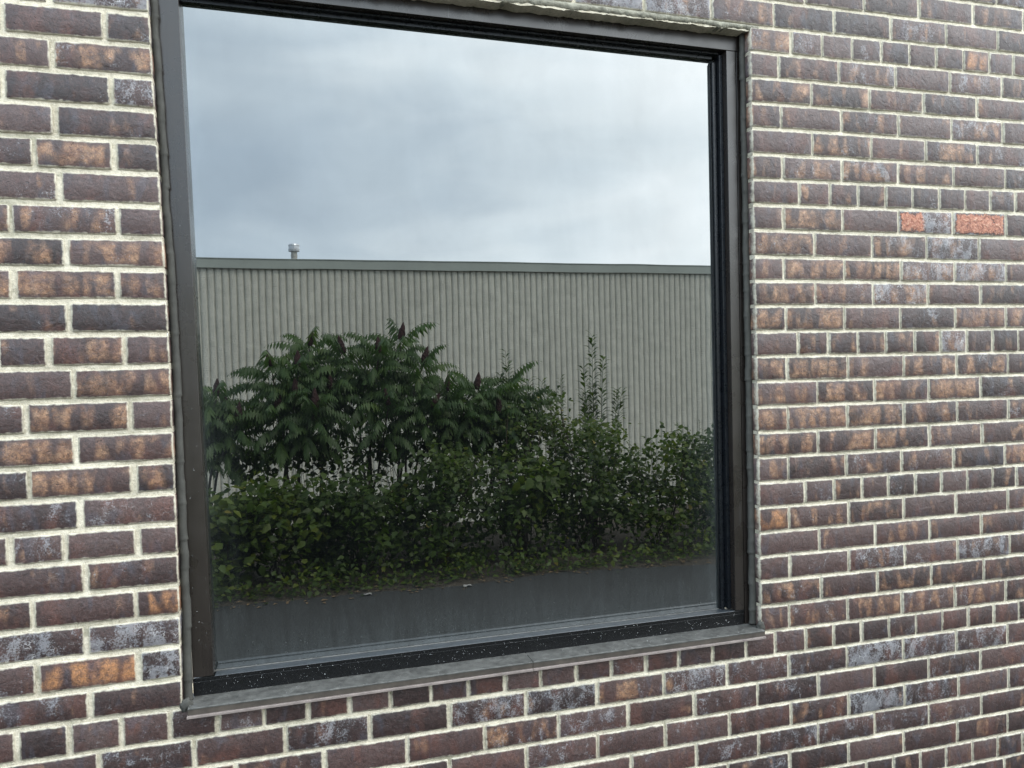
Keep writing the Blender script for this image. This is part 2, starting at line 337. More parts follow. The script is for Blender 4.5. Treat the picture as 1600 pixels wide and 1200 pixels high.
BED_R = {25: 0.0005, 24: -0.0002, 23: -0.0006, 22: 0.0021, 21: -0.0009, 20: 0.0007, 19: 0.0018, 18: 0.0017, 17: -0.0055, 16: -0.0112, 15: -0.0058, 14: -0.0058, 13: -0.0058, 12: -0.0096, 11: -0.009, 10: -0.0106, 9: -0.0104, 8: -0.0115, 7: -0.0116, 6: -0.0119, 5: -0.0122, 4: -0.0126, 3: -0.0131, 2: -0.0158, 1: -0.0175}
HEADS = {
  -7: [2.291],
  -6: [1.837, 1.937, 2.037, 2.14, 2.242, 2.345],
  -5: [1.263, 1.467, 1.671, 1.874, 2.08, 2.285],
  -4: [0.761, 0.964, 1.163, 1.362, 1.565, 1.768, 1.973, 2.178],
  -3: [0.46, 0.664, 0.866, 1.068, 1.268, 1.472, 1.675, 1.88, 2.087, 2.291],
  -2: [-0.049, 0.152, 0.355, 0.554, 0.755, 0.958, 1.159, 1.363, 1.567, 1.769, 1.973, 2.178],
  -1: [-0.336, -0.137, 0.065, 0.262, 0.464, 0.668, 0.867, 1.066, 1.266, 1.468, 1.671, 1.878, 2.083, 2.287],
  0: [-0.496, -0.394, -0.29, -0.187, -0.085, 0.017, 0.118, 0.216, 0.316, 0.417, 0.514, 0.611, 0.708, 0.809, 0.91, 1.012, 1.112, 1.219, 1.328, 1.425, 1.527, 1.624, 1.725, 1.824, 1.926, 2.027, 2.131, 2.233, 2.336],
  1: [-0.352, 1.472, 1.675, 1.875, 2.077, 2.282],
  2: [-0.451, -0.25, 1.583, 1.784, 1.987, 2.192],
  3: [-0.353, 1.478, 1.683, 1.887, 2.091, 2.298],
  4: [-0.456, -0.25, 1.579, 1.78, 1.982, 2.184],
  5: [-0.352, 1.476, 1.684, 1.885, 2.086, 2.292],
  6: [-0.494, -0.39, -0.242, 1.533, 1.634, 1.733, 1.829, 1.929, 2.03, 2.13, 2.231, 2.33],
  7: [-0.355, 1.476, 1.677, 1.877, 2.077, 2.282],
  8: [-0.453, -0.245, 1.579, 1.783, 1.985, 2.191],
  9: [-0.361, 1.478, 1.684, 1.889, 2.093, 2.298],
  10: [-0.455, -0.249, 1.58, 1.783, 1.983, 2.188],
  11: [-0.359, 1.478, 1.686, 1.89, 2.093, 2.299],
  12: [-0.406, -0.256, 1.518, 1.621, 1.725, 1.825, 1.932, 2.031, 2.135, 2.238, 2.342],
  13: [-0.363, 1.475, 1.679, 1.88, 2.088, 2.292],
  14: [-0.469, -0.264, 1.578, 1.781, 1.985, 2.19],
  15: [-0.367, 1.473, 1.681, 1.884, 2.09, 2.295],
  16: [-0.469, -0.26, 1.577, 1.78, 1.982, 2.186],
  17: [-0.374, 1.473, 1.676, 1.878, 2.086, 2.295],
  18: [-0.42, -0.263, 1.528, 1.632, 1.733, 1.832, 1.931, 2.032, 2.132, 2.234, 2.336],
  19: [-0.377, 1.472, 1.677, 1.88, 2.088, 2.295],
  20: [-0.475, -0.264, 1.575, 1.78, 1.981, 2.184],
  21: [-0.378, 1.471, 1.678, 1.88, 2.083, 2.287],
  22: [-0.472, -0.272, 1.572, 1.776, 1.977, 2.184],
  23: [1.466, 1.669, 1.871, 2.077, 2.284],
  24: [1.508, 1.613, 1.718, 1.824, 1.926, 2.027, 2.132, 2.234, 2.331],
  25: [1.452, 1.655, 1.859, 2.065, 2.269],
  26: [1.762, 1.964, 2.172, 2.374],
}

# ------------------------------------------------------------------ brick wall (front face on y = 0)
H = 0.07204697
def lerp_tab(tab, k, below, above):
    ks = sorted(tab)
    if k < ks[0]: return below
    if k > ks[-1]: return above
    return tab.get(k, 0.0)
def bed(k, x):
    a = lerp_tab(BED_L, k, 0.006, 0.001); b = lerp_tab(BED_M, k, -0.004, -0.006); c = lerp_tab(BED_R, k, -0.013, 0.0)
    if x < 1.37: o = a + (b - a) * min(1, max(0, (x + 0.2) / 1.57))
    else: o = b + (c - b) * min(1, (x - 1.37) / 0.98)
    return ZO + k * H + o
def arris_l(z): return float(np.interp(z - ZO, [0.078, 0.36, 0.65, 0.86, 1.08, 1.22, 1.37, 1.51, 1.66, 1.80], [-.161, -.160, -.162, -.163, -.167, -.171, -.1745, -.178, -.182, -.185]))
def arris_r(z): z -= ZO; return 1.379 - 0.0045 * max(0, z - 0.6)
HEAD_ROWS = (-6, 0, 6, 12, 18, 24, 30, 36, -12)
XL, XR, KLO, KHI = -2.6, 5.2, -11, 39
def extend(lst, step, r):
    l = list(lst)
    rr = random.Random(r * 7 + 3)
    while l[-1] < XR: l.append(l[-1] + step + rr.uniform(-.003, .003))
    while l[0] > XL: l.insert(0, l[0] - step + rr.uniform(-.003, .003))
    return l
def row_pieces(r):
    """list of (x0, x1) joint centres; None marks an arris"""
    step = 0.1017 if r in HEAD_ROWS else 0.2033
    hd = HEADS.get(r)
    zc = bed(r, 0) + H / 2
    if 1 <= r <= 24:
        left = [h for h in (hd or []) if h < 0.3]; right = [h for h in (hd or []) if h > 1.3]
        if not left: left = [-0.42, -0.268] if r == 24 else [-0.38]
        rt = extend(right, step, r); rt = [h for h in rt if h >= right[0] - 1e-6]
        lf = list(left)
        while lf[0] > XL: lf.insert(0, lf[0] - step)
        P_ = [(lf[i], lf[i+1], 0) for i in range(len(lf) - 1)] + [(lf[-1], None, 1)]
        P_ += [(None, rt[0], 2)] + [(rt[i], rt[i+1], 0) for i in range(len(rt) - 1)]
        return P_
    if not hd or r in (-7,):
        base = 1.4525 if r % 2 else 1.558
        if r in HEAD_ROWS: base = 1.527
        hd = [base]
    if r == 26: hd = [1.558] + hd
    l = extend(hd, step, r)
    return [(l[i], l[i+1], 0) for i in range(len(l) - 1)]

# (course, x of the piece, tan, salt, special) for the bricks that stand out in the photograph
SPECIAL = {(4, -.2): (1.0, .1, .5), (2, -.35): (1.0, .0, .5), (2, -.2): (.0, .85, 0), (23, -.2): (.2, .8, 0), (21, -.2): (.95, .25, 0),
    (3, -.25): (.05, .75, 0), (3, -.45): (.05, .72, 0), (22, -.2): (.1, .2, 0), (20, -.25): (.45, .6, 0), (18, -.35): (.9, .1, 0), (14, -.4): (.95, .1, 0),
    (15, -.25): (.85, .1, 0), (15, -.45): (.85, .1, 0), (12, -.3): (.95, .1, 0), (10, -.35): (.8, .05, 0), (9, -.25): (.75, .1, 0), (9, -.45): (.7, .1, 0), (11, -.25): (.85, .1, 0), (11, -.45): (.1, .1, 0),
    (17, 1.98): (.3, .75, .85), (17, 2.2): (.2, .5, 1), (25, .75): (.1, .95, 0), (25, .95): (.2, .9, 0), (25, 1.15): (.4, .7, 0), (25, 1.35): (.6, .35, 0), (9, 1.55): (1.0, .1, 0), (9, 1.8): (1.0, .2, 0), (9, 2.0): (.8, .2, 0), (10, 1.85): (.75, .1, 0), (10, 2.05): (.8, .1, 0), (10, 1.45): (.75, .1, 0),
    (15, 1.55): (1.0, .2, 0), (15, 1.8): (.95, .2, 0), (15, 2.0): (.8, .7, 0), (15, 2.2): (.8, .7, 0), (14, 1.45): (.9, .1, 0), (14, 1.9): (.85, .65, 0), (13, 1.55): (.9, .1, 0), (13, 2.2): (.95, .2, 0),
    (24, 1.43): (.95, .3, 0), (24, 2.18): (1, .1, .5), (7, 1.55): (.7, .1, 0), (8, 1.45): (.7, .1, 0), (8, 1.9): (.7, .1, 0), (5, 1.43): (.8, .1, .5), (5, 1.6): (.7, .15, 0), (12, 1.57): (.8, .2, 0), (12, 2.08): (.6, .7, 0),
    (-1, 1.55): (.0, .35, 0), (-1, 1.8): (.0, .80, 0), (-1, 2.0): (.1, .68, 0), (-1, 2.2): (.05, .62, 0), (-2, 2.2): (.3, .1, 0), (-3, 1.75): (.1, .7, 0), (-3, 2.0): (.1, .6, 0), (-4, 1.65): (.1, .5, 0),
    (4, 1.45): (.0, .05, 0), (3, 1.43): (0, .1, 0), (3, 1.6): (0, .3, 0), (3, 1.8): (.3, .6, 0), (3, 2.2): (.2, .6, 0), (-1, .55): (.0, .62, 0), (-1, .75): (.1, .65, 0), (-1, .97): (.75, .25, 0), (-1, 1.17): (.3, .65, 0), (-1, .36): (0, .1, 0), (-1, .17): (.1, .5, 0),
    (-2, .65): (.6, .3, 0), (-2, .86): (.1, .5, 0), (19, 1.6): (.75, .4, 0), (19, 1.8): (.85, .45, 0), (19, 2.0): (.8, .3, 0), (20, 1.7): (.85, .2, 0), (16, 1.9): (.8, .5, 0), (16, 2.1): (.4, .65, 0), (6, 1.45): (.1, .3, 0)}
def brick_data(r, xc, R_):
    if r < 1: t, e = R_.uniform(0.0, 0.5), R_.uniform(-0.2, 0.48)
    elif xc < 0.3: t, e = (R_.uniform(0.15, 0.85), R_.uniform(-.2, 0.35)) if r > 7 else (R_.uniform(0, 0.5), R_.uniform(0, 0.4))
    elif r < 6: t, e = R_.uniform(0.1, 0.7), R_.uniform(-0.2, 0.42)
    elif r < 19: t, e = R_.uniform(0.2, 0.95), R_.uniform(-0.3, 0.40)
    else: t, e = R_.uniform(0.1, 0.65), R_.uniform(-0.3, 0.5)
    if r in HEAD_ROWS: t *= 0.6
    s = 0.0
    for (rr, xx), v in SPECIAL.items():
        if rr == r and abs(xx - xc) < (0.055 if r in HEAD_ROWS else 0.105):
            t, e, s = v; break
    return t, e, R_.random(), s
bricks = []
for r in range(KLO, KHI):
    rnd = random.Random(r * 131 + 17)
    for x0, x1, kind in row_pieces(r):
        zc = bed(r, 0.5) + H / 2
        xa = x0 if x0 is not None else 1.4
        jh = 0.0048 if xa < 0.1 and r > 0 else (0.0031 if xa > 1.1 else 0.0036)
        j = jh * rnd.uniform(0.6, 1.5); j2 = jh * rnd.uniform(0.6, 1.5)
        bj = (0.0055 if r > 8 else 0.0050) if (xa < 0.2 and r > 0) else ((0.0042 if r > 13 else 0.0033) if xa > 1.1 else 0.0040)
        a = arris_r(zc) if x0 is None else x0 + j
        b = arris_l(zc) if x1 is None else x1 - j2
        if b - a < 0.02: continue
        zb0, zb1 = bed(r, a), bed(r, b); zt0, zt1 = bed(r+1, a), bed(r+1, b)
        e = [rnd.uniform(-0.0009, 0.0009) for _ in range(4)]
        cor = [(a, zb0 + bj + e[0]), (b, zb1 + bj + e[1]), (b, zt1 - bj + e[2]), (a, zt0 - bj + e[3])]
        if x1 is None: cor[1] = (arris_l(cor[1][1]), cor[1][1]); cor[2] = (arris_l(cor[2][1]), cor[2][1])
        if x0 is None: cor[0] = (arris_r(cor[0][1]), cor[0][1]); cor[3] = (arris_r(cor[3][1]), cor[3][1])
        xc = (a + b) / 2
        bricks.append(dict(r=r, cor=cor, d=brick_data(r, xc, rnd), y=rnd.uniform(-0.0012, 0.0010), seed=rnd.random(), x=xc))
def screen(x, y, z):
    v = Vector((x, y, z)) - CAM; w = v.dot(FW)
    if w < 0.05: return None
    return (800 + 1200 * v.dot(RT) / w, 600 - 1200 * v.dot(UP) / w)
def view_area(b):
    p = [screen(x, 0, z) for x, z in b['cor']]
    if any(q is None for q in p): return 0
    p = [(min(1600, max(0, x)), min(1200, max(0, y))) for x, y in p]
    return abs(sum(p[i][0] * p[(i+1) % 4][1] - p[(i+1) % 4][0] * p[i][1] for i in range(4))) / 2
for b in bricks: b['a'] = view_area(b)
bricks.sort(key=lambda b: -b['a'])
def brick_geo(b, fine=True):
    (ax, az), (bx, bz), (cx_, cz), (dx_, dz_) = b['cor']; L = bx - ax; R_ = random.Random(b['seed'])
    if fine:
        n = 6 if L > 0.13 else 4
        S = [0.0, 0.0035 / L] + [ (i + R_.uniform(-.2, .2)) / n for i in range(1, n)] + [1 - 0.0035 / L, 1.0]
        Tt = [0.0, 0.06, 0.5, 0.94, 1.0]
    else: S = [0.0, 1.0]; Tt = [0.0, 1.0]
    v = []; uva = []; uvb = []; ny = len(Tt); nx = len(S); hh = (dz_ - az)
    tilt = R_.uniform(-0.0012, 0.0012); jit = 0.0009 if fine else 0
    for i, s in enumerate(S):
        for j, t_ in enumerate(Tt):
            x = (ax * (1-s) + bx * s) * (1-t_) + (dx_ * (1-s) + cx_ * s) * t_
            z = (az * (1-s) + bz * s) * (1-t_) + (dz_ * (1-s) + cz * s) * t_
            edge = i in (0, nx-1) or j in (0, ny-1)
            y = b['y'] + tilt * (s - 0.5) * 2 + (0.0015 if edge and fine else R_.uniform(-.0004, .0004))
            if fine:
                z += R_.uniform(-jit, jit); x += R_.uniform(-jit, jit) * 0.8
                if i in (0, nx-1) and j in (0, ny-1):
                    x += (0.0015 if i == 0 else -0.0015); z += (0.0012 if j == 0 else -0.0012)
            v.append((x, y, z)); uva.append((s * L, t_ * hh)); uvb.append(((1-s) * L, (1-t_) * hh))
    f = [(i*ny+j, (i+1)*ny+j, (i+1)*ny+j+1, i*ny+j+1) for i in range(nx-1) for j in range(ny-1)]
    ring = [i*ny for i in range(nx)] + [(nx-1)*ny + j for j in range(1, ny)] + [i*ny + ny-1 for i in range(nx-2, -1, -1)] + [j for j in range(ny-2, 0, -1)]
    n0 = len(v)
    for k in ring:
        v.append((v[k][0], 0.088, v[k][2])); uva.append((uva[k][0] + .02, uva[k][1] + .02)); uvb.append((uvb[k][0] + .02, uvb[k][1] + .02))
    m = len(ring)
    for k in range(m):
        f.append((ring[k], n0 + k, n0 + (k+1) % m, ring[(k+1) % m]))
    return v, f, uva, uvb
def brick_mesh(name, lst, parent, fine=True):
    V, F, A, B_, D = [], [], [], [], []
    for b in lst:
        v, f, ua, ub = brick_geo(b, fine); n = len(V)
        V += v; A += ua; B_ += ub; D += [b['d']] * len(v); F += [tuple(n+i for i in q) for q in f]
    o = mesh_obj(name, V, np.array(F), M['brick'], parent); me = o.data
    li = np.empty(len(me.loops), dtype=np.int32); me.loops.foreach_get('vertex_index', li)
    for nm, arr in (('a', A), ('b', B_)):
        u = me.uv_layers.new(name=nm); u.data.foreach_set('uv', np.array(arr, dtype=np.float32)[li].ravel())
    at = me.attributes.new('bd', 'FLOAT_COLOR', 'POINT'); at.data.foreach_set('color', np.array(D, dtype=np.float32).ravel())
    return o
wall = thing('brick_wall', 'dark purple-brown brick wall with cream mortar joints and a header course every sixth row', 'brick wall', (0.6, 0.0, 0.0))
MI = Matrix.Translation((-0.6, 0, 0))
def under(o, root):
    o.parent = root; o.matrix_parent_inverse = Matrix.Translation(-root.location); return o
vis = [b for b in bricks[:300]]; rest = bricks[300:]
for b in vis:
    o = brick_mesh('brick', [b], None); under(o, wall)
    if b['d'][3] > 0.75: o['label'] = 'brick with its dark face spalled off to raw red clay'
    elif b['d'][3] > 0.25: o['label'] = 'bright orange brick among dark ones'
near = [b for b in rest if b['a'] > 0 or (-0.9 < b['x'] < 2.8 and -8 < b['r'] < 29)]
far = [b for b in rest if not (b['a'] > 0 or (-0.9 < b['x'] < 2.8 and -8 < b['r'] < 29))]
o = under(brick_mesh('brick', near, None), wall); o['kind'] = 'stuff'
o = under(brick_mesh('brick', far, None), wall); o['kind'] = 'stuff'

# mortar bed: four skewed grids round the opening, each with its own small relief
from mathutils import noise as mnoise
mv, mf = [], []
def grid(fx, s0, s1, fz, nx, nz):
    n = len(mv)
    for i in range(nx + 1):
        for j in range(nz + 1):
            s, t_ = i / nx, j / nz
            z = fz(s, t_); x = fx(s, t_, z)
            y = 0.0042 + 0.0016 * mnoise.noise(Vector((x * 40, 3, z * 60))) + 0.0009 * mnoise.noise(Vector((x * 150, 9, z * 150)))
            mv.append((x, y, z))
    for i in range(nx):
        for j in range(nz):
            mf.append((n+i*(nz+1)+j, n+(i+1)*(nz+1)+j, n+(i+1)*(nz+1)+j+1, n+i*(nz+1)+j+1))
zb, zt = ZO + 0.074, ZO + 1.787
def ragged(x): return zt - 0.010 + 0.0045 * mnoise.noise(Vector((x * 28, 1, 0))) + 0.003 * mnoise.noise(Vector((x * 90, 5, 0)))
lx = lambda z: arris_l(z) - 0.0015 + 0.001 * mnoise.noise(Vector((1, 1, z * 60)))
rx = lambda z: arris_r(z) + 0.0015 + 0.001 * mnoise.noise(Vector((7, 1, z * 60)))
grid(lambda s, t_, z: -0.62 + s * (lx(z) + 0.62), 0, 1, lambda s, t_: zb + t_ * (zt - zb), 45, 190)
grid(lambda s, t_, z: rx(z) + s * (2.75 - rx(z)), 0, 1, lambda s, t_: zb + t_ * (zt - zb), 140, 190)
grid(lambda s, t_, z: -0.62 + s * 3.37, 0, 1, lambda s, t_: zb - 0.62 + t_ * 0.62, 330, 62)
def ztop(s, t_):
    x = -0.62 + s * 3.37; z0 = ragged(x) if arris_l(zt) < x < arris_r(zt) else zt
    return z0 + t_ * (ZO + 2.05 - z0)
grid(lambda s, t_, z: -0.62 + s * 3.37, 0, 1, ztop, 420, 24)
# plain mortar further out
def plain(x0, x1, z0, z1):
    n = len(mv); mv.extend([(x0, .0042, z0), (x1, .0042, z0), (x1, .0042, z1), (x0, .0042, z1)]); mf.append((n, n+1, n+2, n+3))
ZL, ZH = 0.0, ZO + KHI * H
plain(XL, -0.62, ZL, ZH); plain(2.75, XR, ZL, ZH); plain(-0.62, 2.75, ZL, zb - 0.62); plain(-0.62, 2.75, ZO + 2.05, ZH)
# returns of the opening
def ret(pa):
    n = len(mv)
    for x, z in pa: mv.extend([(x, 0.005, z), (x, 0.12, z)])
    for i in range(len(pa) - 1): mf.append((n+2*i, n+2*i+1, n+2*i+3, n+2*i+2))
ret([(lx(zb + i / 60 * (zt - zb)), zb + i / 60 * (zt - zb)) for i in range(61)])
ret([(rx(zb + i / 60 * (zt - zb)), zb + i / 60 * (zt - zb)) for i in range(61)])
ret([(arris_l(zt) + i / 200 * 1.55, ragged(arris_l(zt) + i / 200 * 1.55)) for i in range(200)])
ret([(-0.16, zb), (1.38, zb)])
mo = mesh_obj('mortar', mv, np.array(mf), M['mortar'], None, True); under(mo, wall)
# ragged grey smear of mortar and old sealant hanging under the lintel course
lv_, lf_ = [], []
NX = 620
for i in range(NX + 1):
    x = -0.20 + i / NX * 1.60
    top = bed(25, x) + 0.0035 + 0.0015 * mnoise.noise(Vector((x * 60, 2, 0)))
    bot = ZO + 1.7815 - 0.001 * x + 0.0050 * mnoise.noise(Vector((x * 16, 8, 0))) + 0.0030 * mnoise.noise(Vector((x * 55, 5, 0))) + 0.0018 * mnoise.noise(Vector((x * 160, 5, 0)))
    for k, (a_, y_) in enumerate(((0, 0.0035), (0.3, -0.001), (0.7, 0.000), (1, 0.004), (1, 0.03))):
        lv_.append((x, y_ + 0.0016 * mnoise.noise(Vector((x * 90, k * 3.1, 2))), top + (bot - top) * a_))
for i in range(NX):
    for k in range(4): lf_.append((i*5+k, i*5+k+1, (i+1)*5+k+1, (i+1)*5+k))
under(mesh_obj('lintel_mortar', lv_, np.array(lf_), M['oldmortar'], None, True), wall)
# solid core and top of the wall, with the opening left free for the window
core = MB()
core.box(XL, -0.22, 0.09, 0.30, 0, ZH); core.box(1.42, XR, 0.09, 0.30, 0, ZH)
core.box(-0.22, 1.42, 0.09, 0.30, 0, ZO + 0.02); core.box(-0.22, 1.42, 0.09, 0.30, ZO + 1.85, ZH)
under(core.obj('wall_core', M['mortar']), wall)
cp = MB(); cp.box(XL - .02, XR + .02, -0.03, 0.34, ZH + 0.002, ZH + 0.06); under(cp.obj('wall_coping', M['fascia']), wall)

# ------------------------------------------------------------------ window
win = thing('window', 'large square fixed window with dark bronze frame, mirroring shrubs, a ribbed wall and cloudy sky', 'window', (0.6, 0.045, ZO + 0.08))
def sh(p):
    X, Y, Z = p
    x = X - 0.018 * Z * (1.323 - X) / 1.42
    z = Z - (0.0035 + 0.0018 * Z) * (X + 0.1)
    return (x, Y, z + ZO)
G = 0.095
XI0, XI1, ZI0, ZI1 = -0.0935, 1.3235, 0.1265, 1.7455     # clear opening of the frame face
XO0, XO1 = -0.139, 1.372
yf = 0.045
def bx(name, mat, boxes, bevel=0.0008, parent=win, **k):
    m = MB()
    for b_ in boxes: m.box(*b_, sh=sh)
    return under(m.obj(name, mat, None, bevel=bevel), parent)
# stiles run full height, head and bottom rail between them; 1 mm shadow gaps
fr_l = bx('frame_stile', M['bronze'], [(XO0, XI0, yf, 0.130, 0.128, 1.800)])
fr_r = bx('frame_stile', M['bronze'], [(XI1, 1.3525, yf, 0.130, 0.128, ZI1 - 0.001), (1.3550, XO1 + .006, yf + 0.0005, 0.130, 0.084, ZI1 - 0.001), (1.3525, 1.3550, yf + 0.007, 0.130, 0.090, ZI1 - 0.002)])
fr_t = bx('frame_head', M['bronze'], [(XI0 + 0.0008, XO1 + .004, yf - 0.0005, 0.130, ZI1, 1.800)])
fr_b = bx('bottom_rail', M['rail'], [(XO0 - .001, 1.3520, yf + 0.001, 0.0935, 0.084, 0.1170)])
# wet ledge that falls gently back to the glass, its front nose closing the rail
lm = MB(); prof = [(0.0462, 0.1175), (0.0462, 0.1245), (0.0475, 0.1262), (0.0600, 0.1255), (0.0615, 0.1238), (0.0800, 0.1222), (0.0900, 0.1215), (0.0900, 0.1175)]
lm.sweep([(sh((X, 0, 0)), (0, 1, 0), (0, 0, 1)) for X in np.linspace(XI0 + .0006, XI1 - .0006, 12)], prof, True)
for k, (xx, yy, zz2) in enumerate(lm.v):
    pass
lg = under(lm.obj('glazing_ledge', M['ledge']), win)
rn = bx('rail_nose', M['rail'], [(XO0 - .001, 1.3520, yf + 0.0010, yf + 0.0030, 0.1172, 0.1258)], 0.0005)
# glazing stops, stepped
bx('glazing_stop', M['stop'], [(1.2995, 1.3105, 0.0805, 0.0940, 0.1225, 1.7225), (1.3125, 1.3228, 0.0655, 0.0945, 0.127, 1.739)], 0.001)
bx('glazing_stop', M['stop'], [(XI0 + .0008, 1.2985, 0.0805, 0.0940, 1.7300, 1.7440), (XI0 + .0008, 1.3120, 0.0655, 0.0940, 1.7395, 1.7450)], 0.001)
bx('gasket', M['sillpaint'], [(XI0 - 0.02, 1.2990, 0.0905, 0.0948, 0.1190, 0.1236)], 0.0012)
bx('gasket', M['gasket'], [(1.2960, 1.2992, 0.0900, 0.0948, 0.1238, 1.7225)], 0.0008)
pane = MB(); pane.box(-0.130, 1.3160, G, G + 0.006, ZO + 0.098, ZO + 1.760)
glass = under(pane.obj('glass_pane', M['glass']), win)
# sill: level grey flange, bronze fascia and chalky drip lip; a hairline butt joint near the left third
SX0, SX1 = -0.1475, 1.3775
def sh2(p):
    X, Y, Z = p; return (X, Y, Z - 0.0022 * (X + 0.1) + ZO)
def sx(name, mat, boxes, bevel):
    m = MB()
    for b_ in boxes: m.box(*b_, sh=sh2)
    return under(m.obj(name, mat, None, bevel=bevel), win)
sill = sx('sill', M['sillpaint'], [(SX0, 0.682, -0.020, 0.058, 0.0790, 0.0832), (0.6832, SX1, -0.020, 0.058, 0.0788, 0.0830)], 0.0012)
fas = sx('sill_fascia', M['fascia'], [(SX0, 0.682, -0.0185, -0.0145, 0.0660, 0.0788), (0.6832, SX1 + .0, -0.0183, -0.0143, 0.0660, 0.0786)], 0.0006); under(fas, win)
sx('sill_lip', M['lip'], [(SX0 - 0.002, 0.682, -0.0245, -0.0142, 0.0600, 0.0658), (0.6832, SX1 + .0, -0.0243, -0.0140, 0.0600, 0.0658)], 0.0008)
# tooled sealant beads with overlapping finger marks
def bead(name, pts, rad, seed, du, dv, laps=0.04, n=26):
    """pts: function t->(x,y,z), du/dv: cross-section axes"""
    R_ = random.Random(seed); prof = []; path = []; m = MB()
    L = (Vector(pts(1)) - Vector(pts(0))).length; K = int(L / 0.004)
    ring = 10; marks = []; s = 0
    while s < L: marks.append(s); s += R_.uniform(laps * 0.6, laps * 1.7)
    wob = [R_.uniform(-1, 1) for _ in range(400)]
    for i in range(K + 1):
        t_ = i / K; s = t_ * L; last = max([q for q in marks if q <= s] or [0]); k_ = marks.index(last) if last in marks else 0
        r_ = rad * (1.12 - 0.24 * t_) * (0.90 + 0.06 * wob[k_ % 400] + 0.20 * math.exp(-(s - last) / 0.005) + 0.05 * mnoise.noise(Vector((seed, 0, s * 30))))
        c = Vector(pts(t_)) + Vector(du) * (0.0016 * mnoise.noise(Vector((seed, 4, s * 16))) + 0.0013 * wob[(k_ + 9) % 400])
        for a in range(ring):
            an = 2 * math.pi * a / ring
            m.v.append(tuple(c + Vector(du) * math.cos(an) * r_ + Vector(dv) * math.sin(an) * r_ * 0.8))
    for i in range(K):
        for a in range(ring):
            b2 = (a + 1) % ring; m.f.append((i*ring+a, i*ring+b2, (i+1)*ring+b2, (i+1)*ring+a))
    m.f.append(tuple(range(ring))); m.f.append(tuple(K*ring + a for a in range(ring))[::-1])
    return under(m.obj(name, M['sealant'], None, True), win)
bead('sealant_bead', lambda t_: (arris_l(ZO + .08 + 1.72 * t_) + 0.0105 - 0.003 * t_, 0.034, ZO + .082 + 1.705 * t_), 0.0098, 3, (1, 0, 0), (0, 1, 0), 0.055)
bead('sealant_bead', lambda t_: (arris_r(ZO + .08 + 1.72 * t_) - 0.0065, 0.033, ZO + .084 + 1.70 * t_), 0.0112, 8, (1, 0, 0), (0, 1, 0), 0.045)
bead('sealant_bead', lambda t_: (-0.175 + 1.545 * t_, 0.036, ZO + 1.7905 - 0.001 * t_), 0.0105, 5, (0, 0, 1), (0, 1, 0), 0.12)
# small smear of sealant on the masonry at the two lower corners
for cx_, n_ in ((-0.152, 1), (1.3775, 2)):
    bm = bmesh.new(); bmesh.ops.create_icosphere(bm, subdivisions=3, radius=0.013)
    for v_ in bm.verts:
        q = v_.co.normalized(); v_.co = v_.co * (1 + 0.5 * mnoise.noise(q * 2.3 + Vector((n_, 0, 0)))) ; v_.co.y *= 0.45; v_.co.z *= 1.2
        v_.co += Vector((cx_, 0.002, ZO + 0.083))
    me = bpy.data.meshes.new('sealant_smear'); bm.to_mesh(me); bm.free(); me.materials.append(M['sealant'])
    me.polygons.foreach_set('use_smooth', [True] * len(me.polygons))
    so = bpy.data.objects.new('sealant_smear', me); C.objects.link(so); under(so, win)
# rain drops standing on the rail, stile, sill and lower glass
def drops(lst, name):
    bm = bmesh.new(); bmesh.ops.create_icosphere(bm, subdivisions=1, radius=1.0)
    bv = np.array([v_.co[:] for v_ in bm.verts]); bf = np.array([[v_.index for v_ in f_.verts] for f_ in bm.faces]); bm.free()
    V, F = [], []
    for (x, y, z, r_, ax_) in lst:
        s = np.array([r_, r_ * 0.55, r_ * random.uniform(1.0, 1.35)]) if ax_ == 'y' else np.array([r_, r_ * 0.9, r_ * 0.5])
        F.append(bf + len(V) * len(bv)); V.append(bv * s + np.array([x, y, z]))
    o = mesh_obj(name, np.concatenate(V), np.concatenate(F), M['water'], None, True); o['kind'] = 'stuff'; return under(o, win)
R_ = random.Random(77); dl = []
for _ in range(420):
    X = R_.uniform(XO0 + .01, 1.34); Z = R_.uniform(0.087, 0.123)
    x, y, z = sh((X, yf + 0.0005, Z)); dl.append((x, y, z, R_.choice((.0004, .0004, .0005, .0006, .0010)), 'y'))
for _ in range(36):
    X = R_.uniform(XO0 + .006, XI0 - .006); Z = R_.uniform(0.13, 1.0) ** 1.6 * 1.2 + .1
    x, y, z = sh((X, yf - 0.0005, Z)); dl.append((x, y, z, R_.uniform(.0007, .0016), 'y'))
for _ in range(180):
    x = R_.uniform(SX0, SX1); dl.append((x, R_.uniform(-0.019, 0.04), ZO + 0.0835 - 0.0022 * (x + .1), R_.uniform(.0007, .0018), 'z'))
for _ in range(420):
    X = R_.uniform(-0.08, 1.29); Z = 0.122 + abs(R_.gauss(0, 0.045))
    x, y, z = sh((X, G - 0.0002, Z)); dl.append((x, G - .0002, z, R_.choice((.0004, .0005, .0007, .0010)), 'y'))
drops(dl, 'water_drops')

